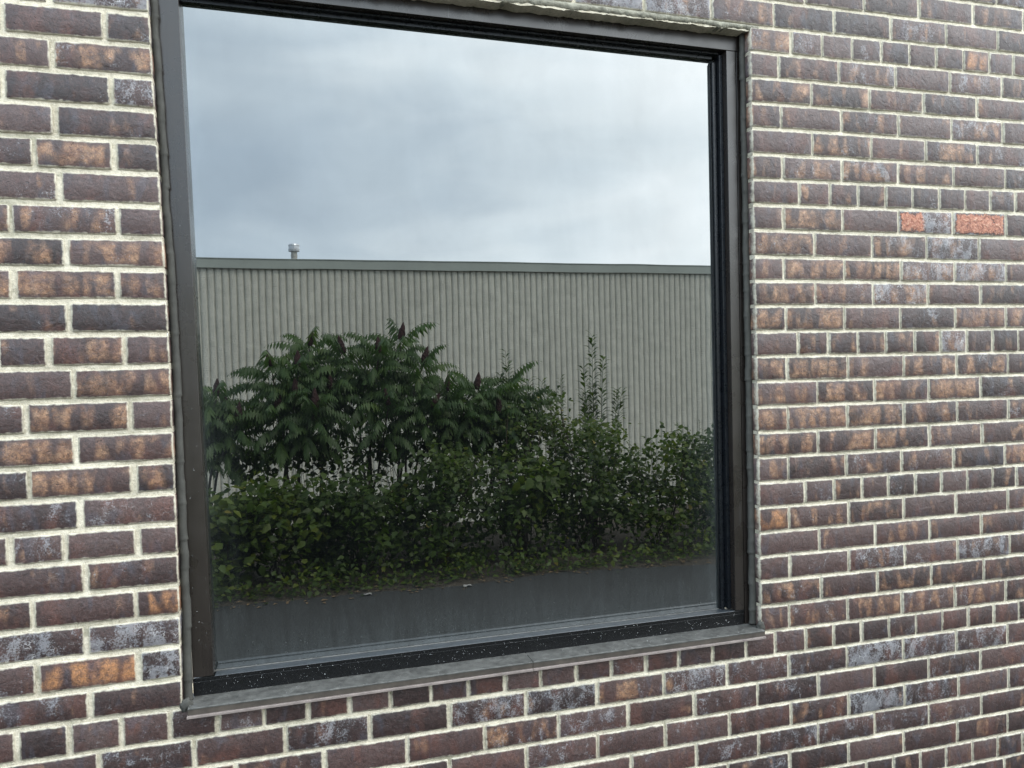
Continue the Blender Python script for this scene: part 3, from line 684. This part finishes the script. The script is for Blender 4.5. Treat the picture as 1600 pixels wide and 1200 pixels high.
# ------------------------------------------------------------------ the yard the glass mirrors
def sheet(name, pts, z, mat, kind='structure'):
    o = mesh_obj(name, [(x, y, z) for x, y in pts], [tuple(range(len(pts)))], mat); o['kind'] = kind; return o
gx_ = [-400, -60, -20] + list(np.arange(-8, 14.1, 0.5)) + [20, 60, 400]; gy_ = [-400, -60, -22, -12, -9, -8.2, -7.5, -6.8, -6.2, -5.7, -5, -4.4, -3.7, -2, 1, 20, 400]
def gh(x, y):
    d_ = min(1, max(0, (-5.7 - y) / 3.0)) if y > -12 else max(0.0, 1 - (-12 - y) / 40)
    return -0.008 - 0.85 * d_ * d_ * (3 - 2 * d_) + (0.03 * mnoise.noise(Vector((x, y, 0))) if y < -4 and y > -20 else 0)
o = mesh_obj('ground', [(x, y, gh(x, y)) for x in gx_ for y in gy_], np.array([(i*len(gy_)+j, (i+1)*len(gy_)+j, (i+1)*len(gy_)+j+1, i*len(gy_)+j+1) for i in range(len(gx_)-1) for j in range(len(gy_)-1)]), M['soil'], None, True); o['kind'] = 'structure'
edge = [(-60, -3.7), (-8, -3.7), (-3, -3.68), (-1.4, -3.72), (-0.46, -3.65), (0.06, -3.63), (0.61, -3.64), (1.0, -3.6), (1.34, -3.57), (2.08, -3.65), (2.81, -3.53), (3.43, -3.39), (4.5, -3.42), (6, -3.5), (60, -3.6)]
ed = []
for i in range(len(edge) - 1):
    (x0, y0), (x1, y1) = edge[i], edge[i+1]; n = 12 if abs(x1 - x0) < 6 else 2
    for k in range(n): 
        s = k / n; ed.append((x0 + (x1-x0)*s, y0 + (y1-y0)*s + (0.02 * mnoise.noise(Vector(((x0 + (x1-x0)*s) * 6, 0, 0))))))
ed.append(edge[-1])
sheet('asphalt_lane', [(-60, 0.3), (-60, -3.7)][:1] + ed + [(60, 0.3)], 0.0, M['asphalt'])

# neighbour building of split-ribbed block
bd = thing('block_building', 'long low building of pale ribbed concrete block with grey-green coping, mirrored in the window', 'building', (3.0, -10.0, 0))
BX0, BX1, BH = -9.0, 17.0, 3.20
pitch = 0.1016
nr = int((BX1 - BX0) / pitch); nz = 70
zs = np.array(sorted(set([-0.95, BH] + [round(c * 0.2032 + d_, 4) for c in range(-4, 16) for d_ in (0.0, 0.025, 0.05, 0.076, 0.102, 0.127, 0.152, 0.178) if -0.9 < c * 0.2032 + d_ < BH]))); nz = len(zs) - 1
jointrow = {j for j, z in enumerate(zs) if abs((z / 0.2032) - round(z / 0.2032)) < 0.002 and 0 < z < BH}
V, F = [], []
rb = np.random.RandomState(4)
prof = [(0.0, -0.025), (0.011, -0.025), (0.016, -0.002), (0.045, 0.003), (0.072, 0.003), (0.098, -0.002), (0.1016, -0.025)]
for i in range(nr):
    x0 = BX0 + i * pitch; m = len(prof); base = len(V)
    for j, z in enumerate(zs):
        for k, (px, py) in enumerate(prof):
            rough = 0 if k in (0, 1, 6) else 1
            V.append((x0 + px + rough * rb.uniform(-.0006, .0006), -10.0 + py + rough * rb.uniform(-.0045, .0035), z + rough * rb.uniform(-.012, .012) * (0 < j < nz)))
    for j in range(nz):
        for k in range(m - 1):
            a = base + j * m + k; F.append((a, a + 1, a + m + 1, a + m))
o = mesh_obj('ribbed_block_wall', V, np.array(F), M['block']); under(o, bd); o['kind'] = 'stuff'
b = MB(); b.box(BX0 - .03, BX1 + .03, -20.0, -10.06, -0.95, BH - .06); under(b.obj('building_core', M['block']), bd)
b = MB(); b.box(BX0 - .06, BX1 + .06, -10.3, -9.955, BH - 0.012, BH + 0.128); under(b.obj('coping', M['coping'], bevel=.006), bd)
b = MB(); b.box(BX0 - .07, BX1 + .07, -10.3, -9.945, BH + 0.1285, BH + 0.139); under(b.obj('coping_cap', M['coping']), bd)
b = MB(); b.box(BX0, BX1, -20.0, -10.31, BH - .05, BH + .02); under(b.obj('roof', M['roofing']), bd)
def lathe(prof, n=20, cx=0, cy=0):
    m = MB()
    for r_, z in prof:
        for a in range(n): m.v.append((cx + r_ * math.cos(2*math.pi*a/n), cy + r_ * math.sin(2*math.pi*a/n), z))
    for i in range(len(prof) - 1):
        for a in range(n): b2 = (a+1) % n; m.f.append((i*n+a, i*n+b2, (i+1)*n+b2, (i+1)*n+a))
    m.f.append(tuple(range(n))[::-1]); m.f.append(tuple((len(prof)-1)*n + a for a in range(n))); return m
VX, VY = 0.285, -10.75
vp = lathe([(.045, BH + .0), (.045, BH + .28), (.050, BH + .28), (.050, BH + .315), (.046, BH + .316), (.046, BH + .36)], 20, VX, VY).obj('vent_pipe', M['pipe'], smooth=False); under(vp, bd)
vc = lathe([(.048, BH + .362), (.086, BH + .372), (.090, BH + .405), (.082, BH + .41), (.082, BH + .455), (.088, BH + .46), (.080, BH + .482), (.02, BH + .492)], 20, VX, VY).obj('vent_cap', M['galv']); under(vc, bd)

# ------------------------------------------------------------------ vegetation
def leafmesh(name, V, F, LV, mat, root, kind='stuff'):
    o = mesh_obj(name, V, F, mat)
    at = o.data.attributes.new('lv', 'FLOAT_COLOR', 'POINT'); c = np.ones((len(V), 4), np.float32); c[:, :3] = np.asarray(LV)[:, None]
    at.data.foreach_set('color', c.ravel()); under(o, root)
    if kind: o['kind'] = kind
    return o
rv = np.random.RandomState(21)
def norm(a): return a / (np.linalg.norm(a, axis=-1, keepdims=True) + 1e-9)
def frond(V, F, LV, o, az, el, L, droop, tone):
    """one pinnate sumac leaf: curved rachis with drooping paired leaflets"""
    n = 14; seg = L / n; p = np.array(o, float); e = el; pts = [p.copy()]; dirs = []
    for i in range(n):
        d = np.array([math.cos(az) * math.cos(e), math.sin(az) * math.cos(e), math.sin(e)]); dirs.append(d)
        p = p + d * seg; pts.append(p.copy()); e -= droop / n * (0.6 + 1.0 * i / n)
    side = np.array([-math.sin(az), math.cos(az), 0.0])
    roll = rv.uniform(-0.35, 0.35)
    # rachis
    for i in range(0, n, 3):
        a, c = pts[i], pts[min(n, i + 3)]; w = 0.0022 * (1 - 0.7 * i / n); k = len(V)
        V.extend([a + [0, 0, w], a - side * w - [0, 0, w], a + side * w - [0, 0, w], c + [0, 0, w], c - side * w - [0, 0, w], c + side * w - [0, 0, w]])
        F.extend([(k, k+1, k+4), (k, k+4, k+3), (k+1, k+2, k+5), (k+1, k+5, k+4), (k+2, k, k+3), (k+2, k+3, k+5)]); LV.extend([0.35] * 6)
    for i in range(2, n + 1):
        d = dirs[i-1]; up = np.cross(side, d) * -1
        if up[2] < 0: up = -up
        ll = L * 0.25 * math.sin(math.pi * (0.16 + 0.74 * i / n)) * rv.uniform(.85, 1.1); w = ll * 0.16
        for s in (-1, 1):
            sd = side * s * math.cos(roll * s) + up * math.sin(roll) * 0.6
            out = norm(sd * rv.uniform(.35, .65) + d * 0.35 - np.array([0, 0, 1]) * rv.uniform(.55, 1.05))
            if i == n: out = norm(d + sd * .3 - np.array([0, 0, .3]))
            wd = norm(np.cross(out, sd * 0.3 + up)); fold = norm(np.cross(out, wd)) * w * 0.35
            b0 = pts[i]; mid = b0 + out * ll * 0.42; tip = b0 + out * ll - np.array([0, 0, 0.12 * ll]); k = len(V)
            V.extend([b0, mid + wd * w + fold, tip, mid - wd * w + fold, mid - np.array([0, 0, 0.02 * ll])])
            F.extend([(k, k+1, k+4), (k+4, k+1, k+2), (k, k+4, k+3), (k+4, k+2, k+3)]); LV.extend([np.clip(tone + rv.uniform(-.12, .12), 0, 0.88)] * 5)
def tube(m, pts, r0, r1, n=6):
    base = len(m.v); K = len(pts)
    for i, p in enumerate(pts):
        r_ = r0 + (r1 - r0) * i / (K - 1); a_ = Vector(pts[min(K-1, i+1)]) - Vector(pts[max(0, i-1)]); a_.normalize()
        u = a_.orthogonal().normalized(); w = a_.cross(u)
        for k in range(n): an = 2*math.pi*k/n; m.v.append(tuple(Vector(p) + u * math.cos(an) * r_ + w * math.sin(an) * r_))
    for i in range(K - 1):
        for k in range(n): b2 = (k+1) % n; m.f.append((base+i*n+k, base+i*n+b2, base+(i+1)*n+b2, base+(i+1)*n+k))
    m.f.append(tuple(base + k for k in range(n))[::-1]); m.f.append(tuple(base+(K-1)*n+k for k in range(n)))
def curve(a, b, bow, n=9):
    a, b = Vector(a), Vector(b); d = (b - a); s = Vector((bow[0], bow[1], 0))
    return [tuple(a + d * (i / n) + s * math.sin(math.pi * i / n)) for i in range(n + 1)]
def seed_head(x, y, z, tilt, L, root, seed):
    R_ = random.Random(seed); m = MB(); n = 9; K = 9; ax = Vector((tilt, R_.uniform(-.2, .2), 1)).normalized(); u = ax.orthogonal().normalized(); w = ax.cross(u)
    for i in range(K + 1):
        t_ = i / K; r_ = L * 0.20 * (math.sin(math.pi * min(1, 0.16 + t_ * 0.84)) ** 0.8) * (1 - 0.35 * t_) + .002
        for k in range(n):
            an = 2*math.pi*k/n; rr = r_ * R_.uniform(.82, 1.2)
            m.v.append(tuple(Vector((x, y, z)) + ax * (L * t_) + u * math.cos(an) * rr + w * math.sin(an) * rr))
    for i in range(K):
        for k in range(n): b2 = (k+1) % n; m.f.append((i*n+k, i*n+b2, (i+1)*n+b2, (i+1)*n+k))
    m.f.append(tuple(range(n))[::-1]); m.f.append(tuple(K*n + k for k in range(n)))
    o = m.obj('seed_head', M['cone']); under(o, root)
# stems of each sumac: (x, y, z of tip, has cone, cone tilt)
SUM = [
 ('leftmost sumac, low crown beside the frame with dark red seed heads', (-0.75, -5.3),
   [(-0.48, -4.9, 1.42, 1, .1), (-0.42, -5.0, 1.28, 1, 0), (-0.78, -5.1, 1.42, 1, 0), (-0.66, -4.8, 1.22, 0, 0), (-0.30, -4.8, 1.22, 1, .1)]),
 ('sumac with a long arching leaf to the left and one seed head standing clear', (0.10, -5.4),
   [(-0.02, -4.9, 1.66, 1, -.3), (0.20, -4.9, 1.62, 1, 0), (0.02, -4.8, 1.30, 1, .1), (0.17, -4.8, 1.40, 1, 0), (0.33, -4.7, 1.30, 1, 0)]),
 ('sumac with an upright seed head at its top under the roof vent', (0.42, -5.6),
   [(0.31, -5.1, 1.84, 1, .25), (0.47, -4.9, 1.44, 1, 0), (0.44, -5.0, 1.64, 0, 0)]),
 ('tall dense sumac in the middle of the thicket with two dark seed heads', (0.80, -5.5),
   [(0.60, -5.0, 1.76, 1, -.25), (0.90, -4.9, 1.76, 1, 0), (0.78, -4.9, 1.54, 0, 0), (0.95, -4.7, 1.30, 1, -.2)]),
 ('tallest sumac, fan of leaves topped by a seed head', (1.12, -5.6),
   [(1.11, -5.0, 1.88, 1, .2), (1.30, -4.9, 1.66, 1, .3), (1.20, -4.8, 1.44, 0, 0), (1.34, -4.7, 1.26, 1, .55)]),
 ('sumac leaning right with a bare bent stem and a seed head at the tip', (1.40, -5.2),
   [(1.80, -4.9, 1.40, 1, .15), (1.52, -4.9, 1.40, 1, .1), (1.66, -4.8, 1.22, 0, 0), (1.90, -4.9, 1.30, 0, 0)]),
 ('small sumac half hidden at the right end of the sumac thicket', (1.95, -5.3),
   [(2.12, -5.0, 1.42, 0, 0), (1.98, -4.8, 1.18, 1, 0), (2.28, -4.9, 1.28, 0, 0)]),
]
for si, (lab, (bx_, by_), tips) in enumerate(SUM):
    root = thing('sumac_shrub', lab, 'sumac', (bx_, by_, 0), 'staghorn sumacs across the lane')
    V, F, LV = [], [], []; sm = MB()
    for ti, (x, y, z, cone, tilt) in enumerate(tips):
        bx2 = bx_ + rv.uniform(-.12, .12)
        mid = (bx_ * .55 + x * .45 + rv.uniform(-.05, .05), by_ * .5 + y * .5, z * 0.52)
        pth = curve((bx2, by_, 0), mid, (rv.uniform(-.05, .05), 0), 5)[:-1] + curve(mid, (x, y, z), (rv.uniform(-.05, .05), 0), 6)
        tube(sm, pth, 0.016, 0.006)
        nl = 21; a0 = rv.uniform(0, 6.28)
        for k in range(nl):
            az = a0 + k * 2.4; f = k / nl
            el = 1.15 - 1.25 * f + rv.uniform(-.15, .15)
            zz_ = z - 0.34 * f * rv.uniform(.7, 1.2); q = (x + (mid[0] - x) * (z - zz_) / max(.2, z - mid[2]), y + (mid[1] - y) * (z - zz_) / max(.2, z - mid[2]), zz_)
            frond(V, F, LV, q, az, el, rv.uniform(.34, .48), rv.uniform(1.3, 2.2), rv.uniform(.25, .75))
        if cone: seed_head(x, y + .03, z + 0.035, tilt, rv.uniform(.145, .18), root, si * 10 + ti)
    leafmesh('foliage', V, np.array(F), LV, M['sumac'], root)
    under(sm.obj('stem', M['bark']), root)

def broad_leaves(N_, cen, rad, size, tonelo, tonehi, shell=0.35, flat=0.0):
    """ovate folded leaves through an ellipsoid, hung roughly horizontal and facing outwards"""
    u = norm(rv.normal(size=(N_, 3))); r_ = rv.uniform(0, 1, N_) ** shell
    c = np.array(cen) + u * r_[:, None] * np.array(rad)
    # clump the leaves on short twigs so that gaps open between clumps
    K = max(6, N_ // 26); tw = np.array(cen) + norm(rv.normal(size=(K, 3))) * (rv.uniform(0, 1, K) ** shell)[:, None] * np.array(rad)
    own = rv.randint(0, K, N_); c = tw[own] + rv.normal(size=(N_, 3)) * 0.075 * np.array([1, 1, .8])
    s = size * rv.uniform(.6, 1.25, N_)
    fw = norm(rv.normal(size=(N_, 3)) * [1, 1, .5] + u * .4 - np.array([0, 0, .35])); nn = norm(np.array([0, 0, 1.0]) + rv.normal(size=(N_, 3)) * .55 + np.array([0, .5, 0]))
    sd = norm(np.cross(fw, nn)); nn = np.cross(sd, fw)
    s3 = s[:, None]
    P0 = c; P1 = c + fw * s3 * .35 + sd * s3 * .36 + nn * s3 * .07; P2 = c + fw * s3 * .75 + sd * s3 * .22 - nn * s3 * .02; P3 = c + fw * s3 * 1.1 - nn * s3 * .14
    P4 = c + fw * s3 * .75 - sd * s3 * .22 - nn * s3 * .02; P5 = c + fw * s3 * .35 - sd * s3 * .36 + nn * s3 * .07; P6 = c + fw * s3 * .5
    V = np.stack([P0, P1, P2, P3, P4, P5, P6], 1).reshape(-1, 3)
    V[:, 2] = np.maximum(V[:, 2], 0.012)
    f = np.array([(0, 1, 6), (1, 2, 6), (2, 3, 6), (3, 4, 6), (4, 5, 6), (5, 0, 6)])
    F = (np.arange(N_)[:, None, None] * 7 + f[None]).reshape(-1, 3)
    tone = np.clip(rv.uniform(tonelo, tonehi, N_) + (rv.uniform(0, 1, K) * .3)[own] - .15, 0, .92); tone[rv.uniform(0, 1, N_) < .006] = 1.0
    return V, F, np.repeat(tone, 7)
BUSH = [  # label, base x, y, list of (cx, cy, cz, rx, ry, rz, count, size, tone lo, hi)
 ('low leafy shrub with large yellow-green leaves at the left foot of the thicket', -0.45, -4.1, [(-0.5, -4.1, .42, .42, .36, .44, 1350, .085, .3, .95), (-0.75, -4.3, .55, .30, .3, .22, 400, .07, .2, .8)]),
 ('shrub with yellowing tips under the leftmost sumacs', 0.0, -4.3, [(0.02, -4.25, .44, .42, .38, .44, 1550, .07, .2, .9), (0.1, -4.4, .62, .30, .25, .14, 300, .06, .3, .95)]),
 ('dark green shrub below the middle sumacs', 0.6, -4.3, [(0.62, -4.25, .36, .46, .40, .40, 1700, .065, .1, .6), (0.75, -4.4, .58, .34, .25, .18, 350, .06, .1, .6)]),
 ('rounded dark shrub right of the sumac stems', 1.3, -4.35, [(1.32, -4.3, .42, .50, .45, .44, 2000, .06, .1, .6), (1.5, -4.4, .80, .34, .30, .18, 500, .055, .3, .8)]),
 ('shrub with bright yellow-green hanging leaves at the centre right', 2.0, -4.3, [(2.0, -4.3, .48, .46, .45, .48, 2000, .06, .15, .8), (2.08, -3.98, .56, .13, .12, .28, 110, .09, .5, .85), (2.15, -4.6, 1.05, .26, .25, .22, 420, .05, .3, .9)]),
 ('olive-green bush below the tall leafy spires', 2.7, -4.3, [(2.7, -4.3, .50, .48, .45, .52, 2300, .055, .1, .8), (2.75, -4.4, .98, .30, .30, .14, 420, .05, .4, .95), (2.5, -4.6, 1.12, .20, .2, .26, 330, .05, .3, .9)]),
 ('brownish-green bush second from the right end', 3.35, -4.2, [(3.35, -4.2, .50, .48, .45, .54, 2400, .05, .15, .95)]),
 ('dense dark bush at the right end beside the frame', 4.0, -4.2, [(4.0, -4.2, .55, .50, .45, .60, 2600, .055, .05, .6), (4.5, -4.3, .6, .5, .45, .62, 2000, .055, .05, .6)]),
 ('loose saplings with small leaves filling the gaps between the left sumac stems', 0.25, -5.0, [(-0.1, -5.0, .92, .45, .2, .22, 420, .06, .1, .6), (0.45, -5.0, .85, .4, .2, .22, 380, .06, .1, .6)]),
 ('loose saplings with small leaves behind the middle sumac stems', 1.05, -5.0, [(0.95, -5.0, .90, .40, .2, .24, 420, .06, .1, .6), (1.55, -4.9, 1.0, .35, .2, .22, 420, .06, .1, .6)]),
 ('bush left of the mirrored view by the lane', -1.3, -4.3, [(-1.3, -4.3, .45, .5, .45, .5, 1600, .07, .1, .7)]),
]
for lab, x, y, parts in BUSH:
    root = thing('leafy_bush', lab, 'bush', (x, y, 0), 'bushes along the lane edge')
    Vs, Fs, Ls, n = [], [], [], 0; sm = MB()
    for p in parts:
        V, F, L = broad_leaves(p[6], p[:3], p[3:6], p[7], p[8], p[9]); Vs.append(V); Fs.append(F + n); Ls.append(L); n += len(V)
        for k in range(7):
            e = (p[0] + rv.uniform(-1, 1) * p[3] * .8, p[1] + rv.uniform(-1, 1) * p[4] * .8, p[2] + p[5] * rv.uniform(.2, .85))
            tube(sm, curve((x + rv.uniform(-.1, .1), y + rv.uniform(-.1, .1), 0), e, (rv.uniform(-.06, .06), 0), 6), 0.006, 0.002, 4)
    leafmesh('foliage', np.concatenate(Vs), np.concatenate(Fs), np.concatenate(Ls), M['broad'], root)
    under(sm.obj('branches', M['bark']), root)
# upright weeds with leaves laddering up the stem
WEED = [('tallest leafy spire against the ribbed wall, right of the sumacs', 2.95, -4.9, 1.93, 0.03, .135, 6),
        ('leafy spire right of the tallest one and shorter', 3.16, -4.85, 1.40, .05, .135, 5),
        ('bushy weed with many short leafy tops left of the spires', 2.12, -4.9, 1.80, -.02, .12, 9),
        ('loose leafy weed between the sumacs and the tall spire', 2.62, -4.9, 1.52, 0.02, .10, 9),
        ('low weed with bare-looking stems over the right-hand bushes', 3.95, -4.6, 1.08, 0.02, .05, 3)]
for lab, x, y, top, lean, ll, nb in WEED:
    root = thing('tall_weed', lab, 'weed', (x, y, 0), 'upright weeds at the back of the bushes')
    V, F, LV = [], [], []; sm = MB()
    for b_ in range(nb):
        if b_ == 0: x1, y1, h = x + lean, y, top
        else: x1, y1, h = x + rv.uniform(-.28, .28), y + rv.uniform(-.15, .2), top * rv.uniform(.62, .93 if nb > 5 else .72)
        pth = curve((x + rv.uniform(-.05, .05), y, 0), (x1, y1, h), (rv.uniform(-.04, .04), 0), 10); tube(sm, pth, .006, .0015, 5)
        z = h * .30; k = 0
        while z < h:
            t_ = z / h * 10; i = min(9, int(t_)); a = np.array(pth[i]) + (np.array(pth[i+1]) - np.array(pth[i])) * (t_ - i)
            az = (k % 2) * math.pi + rv.uniform(-.8, .8); el = rv.uniform(.45, .8) if z > h * .5 else rv.uniform(0, .6)
            d = np.array([math.cos(az) * math.cos(el), math.sin(az) * math.cos(el), math.sin(el)]); s = ll * (1.1 - .35 * (z / h)) * rv.uniform(.8, 1.15)
            sd = norm(np.cross(d, [0, 0, 1])); w = s * .21; c = a + d * s * .5 + np.array([0, 0, .08 * s]); tip = a + d * s - np.array([0, 0, .10 * s]); n = len(V)
            V.extend([a, c + sd * w, tip - np.array([0, 0, .06 * s]), c - sd * w, c - np.array([0, 0, .04 * s])])
            F.extend([(n, n+1, n+4), (n+4, n+1, n+2), (n, n+4, n+3), (n+4, n+2, n+3)]); LV.extend([rv.uniform(.2, .8)] * 5)
            z += rv.uniform(.012, .024); k += 1
    leafmesh('foliage', V, np.array(F), LV, M['broad'], root); under(sm.obj('stem', M['stem']), root)
# mat of ground cover creeping on to the asphalt, and litter along the edge
Vs, Fs, Ls, n = [], [], [], 0
for x in np.arange(-1.8, 5.4, .16):
    V, F, L = broad_leaves(80, (x, -3.80 + .10 * mnoise.noise(Vector((x * 2, 0, 0))), .04), (.13, .16, .12 + .05 * rv.rand()), .045, .2, .95, .6); Vs.append(V); Fs.append(F + n); Ls.append(L); n += len(V)
gc = mesh_obj('ground_cover', np.concatenate(Vs), np.concatenate(Fs), M['broad']); gc['kind'] = 'stuff'
at = gc.data.attributes.new('lv', 'FLOAT_COLOR', 'POINT'); c = np.ones((len(gc.data.vertices), 4), np.float32); c[:, :3] = np.concatenate(Ls)[:, None]; at.data.foreach_set('color', c.ravel())
m = MB()
for _ in range(150):
    x = rv.uniform(-1.2, 4.4); y = -3.56 + abs(rv.normal()) * .10 * rv.choice((-1, .6)); s = rv.uniform(.008, .03); a = rv.uniform(0, 6.3); z = .004
    dx_, dy_ = math.cos(a) * s, math.sin(a) * s
    m.v += [(x - dx_, y - dy_, z), (x - dy_ * .5, y + dx_ * .5, z + .006), (x + dx_, y + dy_, z + .002), (x + dy_ * .5, y - dx_ * .5, z + .007)]; k = len(m.v) - 4; m.f.append((k, k+1, k+2, k+3))
lt = mesh_obj('dry_leaf_litter', m.v, m.f, M['litter']); lt['kind'] = 'stuff'
for (x, y, s, lab) in ((0.62, -3.56, .035, 'left of two pale paper scraps lying at the lane edge'), (1.36, -3.52, .04, 'right of two pale paper scraps lying at the lane edge')):
    m = MB(); g = 5
    for i in range(g):
        for j in range(g): m.v.append((x + (i/(g-1) - .5) * s * 1.6, y + (j/(g-1) - .5) * s, .006 + rv.uniform(0, .012)))
    for i in range(g-1):
        for j in range(g-1): m.f.append((i*g+j, (i+1)*g+j, (i+1)*g+j+1, i*g+j+1))
    o = m.obj('paper_scrap', M['paper'], smooth=True); o['label'] = lab; o['category'] = 'scrap'; o['group'] = 'paper scraps at the lane edge'
